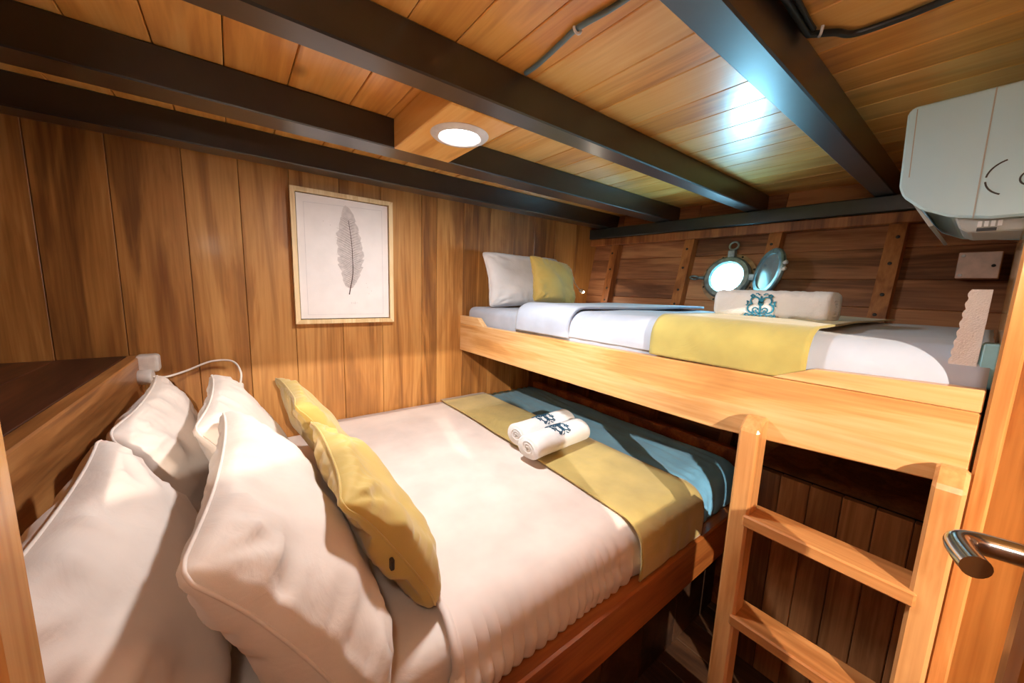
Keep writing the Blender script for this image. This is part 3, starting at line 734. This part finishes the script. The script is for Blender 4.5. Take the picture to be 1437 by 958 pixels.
# lid
hg = pc+e1*.150+hn*.034
ld_ = (e1*.72+hn*.70).normalized(); lc = hg+ld_*.125; lup = e2; ln_ = ld_.cross(lup).normalized()
lid = MB().lathe([(.096, -.010), (.096, .010), (.118, .012), (.124, .006), (.124, -.006), (.118, -.012)], lc, ln_, 56).build('lid_ring', 'bronze', ph_, 'auto')
MB().lathe([(.0965, -.005), (.0965, .005)], lc, ln_, 48, False).build('lid_glass', 'glass', lid, 'auto')
MB().tube([hg-e2*.03, hg+e2*.03], .009, 12).build('hinge_pin', 'bronze', ph_)
MB().box(tuple(hg-Vector((.012, .014, .018))), tuple(hg+Vector((.03, .03, .018))), .003).build('hinge_lug', 'bronze', ph_)
for s_ in (-1, 1):
    q = lc+ld_*.120+lup*.016*s_
    MB().tube([q, q+ld_*.018], [.008, .010], 12).build('lid_lug', 'clip', lid, True)
# portal so that the renderer finds the sky through the opening
pd = bpy.data.lights.new('sky_portal', 'AREA'); pd.shape = 'DISK'; pd.size = .18; pd.cycles.is_portal = True
pob = bpy.data.objects.new('sky_portal', pd); COL.objects.link(pob); qq = pc-hn*.06; pob.location = (qq.x, qq.y, qq.z+H)
pob.rotation_euler = (-hn).to_track_quat('Z', 'Y').to_euler()

# ================================================================== ladder
la = thing('bunk_ladder', 'wooden ladder with flat treads hooked under the bunk side board', 'ladder', (1.08, .17, FL))
def stile(ya, yb):
    MB().prism([(1.052, FL), (1.114, FL), (1.114, -.315), (1.085, -.315), (1.052, -.345)], 'y', ya, yb, .006).build('stile', 'ladder', la)
stile(.318, .366); stile(-.018, .026)
for zt in (-.575, -.875, -1.175):
    MB().box((1.046, .0264-.012, zt-.032), (1.138, .3176+.012, zt), .004).build('tread', 'rung', la)

# ================================================================== door with lever handle (close by on the right)
dr = struct(MB().box((.333, -.62, FL+.005), (.368, -.032, -.125), .004).build('door_1', 'door'))
MB().lathe([(.0, 0), (.022, 0), (.022, .006), (0, .008)], (.3685, -.095, -.166), (1, 0, 0), 28).build('handle_rose', 'chrome', dr, 'auto')
MB().tube(bez([(.369, -.095, -.166), (.405, -.095, -.166), (.418, -.088, -.166), (.421, -.070, -.167), (.421, -.040, -.169), (.420, -.018, -.171), (.413, -.0085, -.172), (.400, -.0105, -.173), (.384, -.0165, -.1735)], 6), .0078, 18).build('lever_handle', 'chrome', dr, 'auto')

# ================================================================== air conditioner
AX = 1.28; AL = .50
ac = thing('air_conditioner', 'white wall air conditioner above the foot of the bunk', 'air conditioner', (AX+.25, -.02, .18))
prof = [(-.021, .447), (.172, .447), (.181, .436), (.174, .27), (.165, .247), (.130, .213), (.087, .192), (.030, .182), (-.021, .182)]
MB().prism(prof, 'x', AX, AX+.022, .004).build('end_cap', 'ac', ac)
MB().prism([(-.021, .445), (.170, .445), (.178, .434), (.170, .272), (.128, .218), (.085, .196), (-.021, .184)], 'x', AX+.0225, AX+AL, .002).build('body', 'ac', ac)
MB().prism([(-.019, .183), (.080, .194), (.070, .168), (.055, .158), (-.019, .156)], 'x', AX+.030, AX+.20, .003).build('lower_casing', 'acg', ac)
MB().prism([(.146, .236), (.153, .239), (.116, .176), (.109, .179)], 'x', AX+.026, AX+AL-.03, .001).build('louver', 'acg', ac)
nx_ = (-1, 0, 0)
e = MB()
e.ribbon([(AX, .056, .446), (AX, .052, .184)], [nx_]*2, .0022, .0006); e.build('panel_seam', 'acg', ac)
e = MB(); e.ribbon([(AX, .166, .44), (AX, .160, .29)], [nx_]*2, .0016, .0006); e.build('panel_seam', 'acg', ac)
for nm, cy, cz_, r, rng in (('knockout_mark', .010, .262, .036, ((20, 84), (98, 158))), ('knockout_mark', -.012, .255, .014, ((10, 170),))):
    for a0, a1 in rng:
        pts = [(AX, cy+r*math.sin(math.radians(a0+(a1-a0)*k/12)), cz_+r*math.cos(math.radians(a0+(a1-a0)*k/12))) for k in range(13)]
        MB().ribbon(pts, [nx_]*13, .0028, .0008).build(nm, 'acd', ac)
MB().box((AX+.027, .018, .159), (AX+.0305, .045, .1655)).build('rating_label', 'acd', ac)
for k in range(4):
    MB().box((AX+.0255, .012+k*.009, .168), (AX+.031, .018+k*.009, .180)).build('vent_slot', 'clip', ac)

# ================================================================== small fittings at the bunk's foot
sw = thing('switch_plate', 'polished metal switch plate on a wooden block on the hull wall', 'switch', (2.36, .05, .1))
MB().box((2.325, .002, .100), (2.46, .112, .205), .004).build('block', 'rib', sw)
MB().box((2.318, .004, .102), (2.3255, .110, .203), .002).build('plate', 'plate', sw)
for (a, b) in ((.098, .19), (.098, .114), (.02, .15)):
    MB().lathe([(.006, 0), (.005, .004)], (2.3185, a, b), (-1, 0, 0), 12, False).build('screw', 'bolt' if b == .15 else 'clip', sw)
ct = MB(); pts = []
for k in range(41):
    t = k/40; pts.append((.030+.010*t+.0035*abs(math.sin(t*math.pi*9)), .030-.175*t))
ct.prism(pts+[(.004, -.145), (.004, .030)], 'x', 1.172, 1.235, 0)
tag(ct.build('hanging_cloth', 'terry'), 'small white cloth with scalloped edge at the foot end of the bunk', 'cloth')
hb_ = MB().box((1.172, -.0215, -.165), (1.225, .003, -.075), .004).build('wall_pocket', 'paleblue')
tag(hb_, 'pale blue plastic pocket on the wall at the bunk foot', 'pocket')

# ================================================================== cables on the ceiling
c = MB().tube(bez([(.662, .845, .574), (.66, .79, .573), (.648, .70, .573), (.640, .637, .573), (.650, .56, .573), (.653, .50, .573), (.66, .42, .573)], 8), .006, 8).build('cable', 'cable', None, True)
tag(c, 'blue grey cable clipped to the ceiling planks between two black beams', 'cable')
MB().tube([(.640+.011*math.cos(t), .637, .573-.010*math.sin(t)) for t in [math.pi*k/8 for k in range(9)]], .003, 6).build('clip', 'clip', c, True)
c = MB().tube(bez([(.70, .322, .571), (.86, .322, .571), (.95, .322, .570), (1.02, .322, .568), (1.035, .315, .568), (1.07, .285, .571), (1.105, .26, .571), (1.115, .19, .571), (1.112, .13, .571), (1.10, .0, .571)], 8), .007, 8).build('cable', 'cableb', None, True)
tag(c, 'black cable running along a black beam and across the ceiling planks', 'cable')
c2_ = MB().tube(bez([(.72, .309, .571), (.88, .308, .571), (.99, .311, .570), (1.022, .311, .570)], 8), .005, 8).build('strand', 'cableb', c, True)
MB().tube([(1.036+.011*math.cos(t), .303+.006*math.cos(t), .572-.012*math.sin(t)) for t in [math.pi*k/8 for k in range(9)]], .003, 6).build('clip', 'clip', c, True)
# zip pull on the near cushion
MB().box((.218, .655, -.568), (.226, .668, -.544), .002).build('zip_pull', 'bolt', c2)
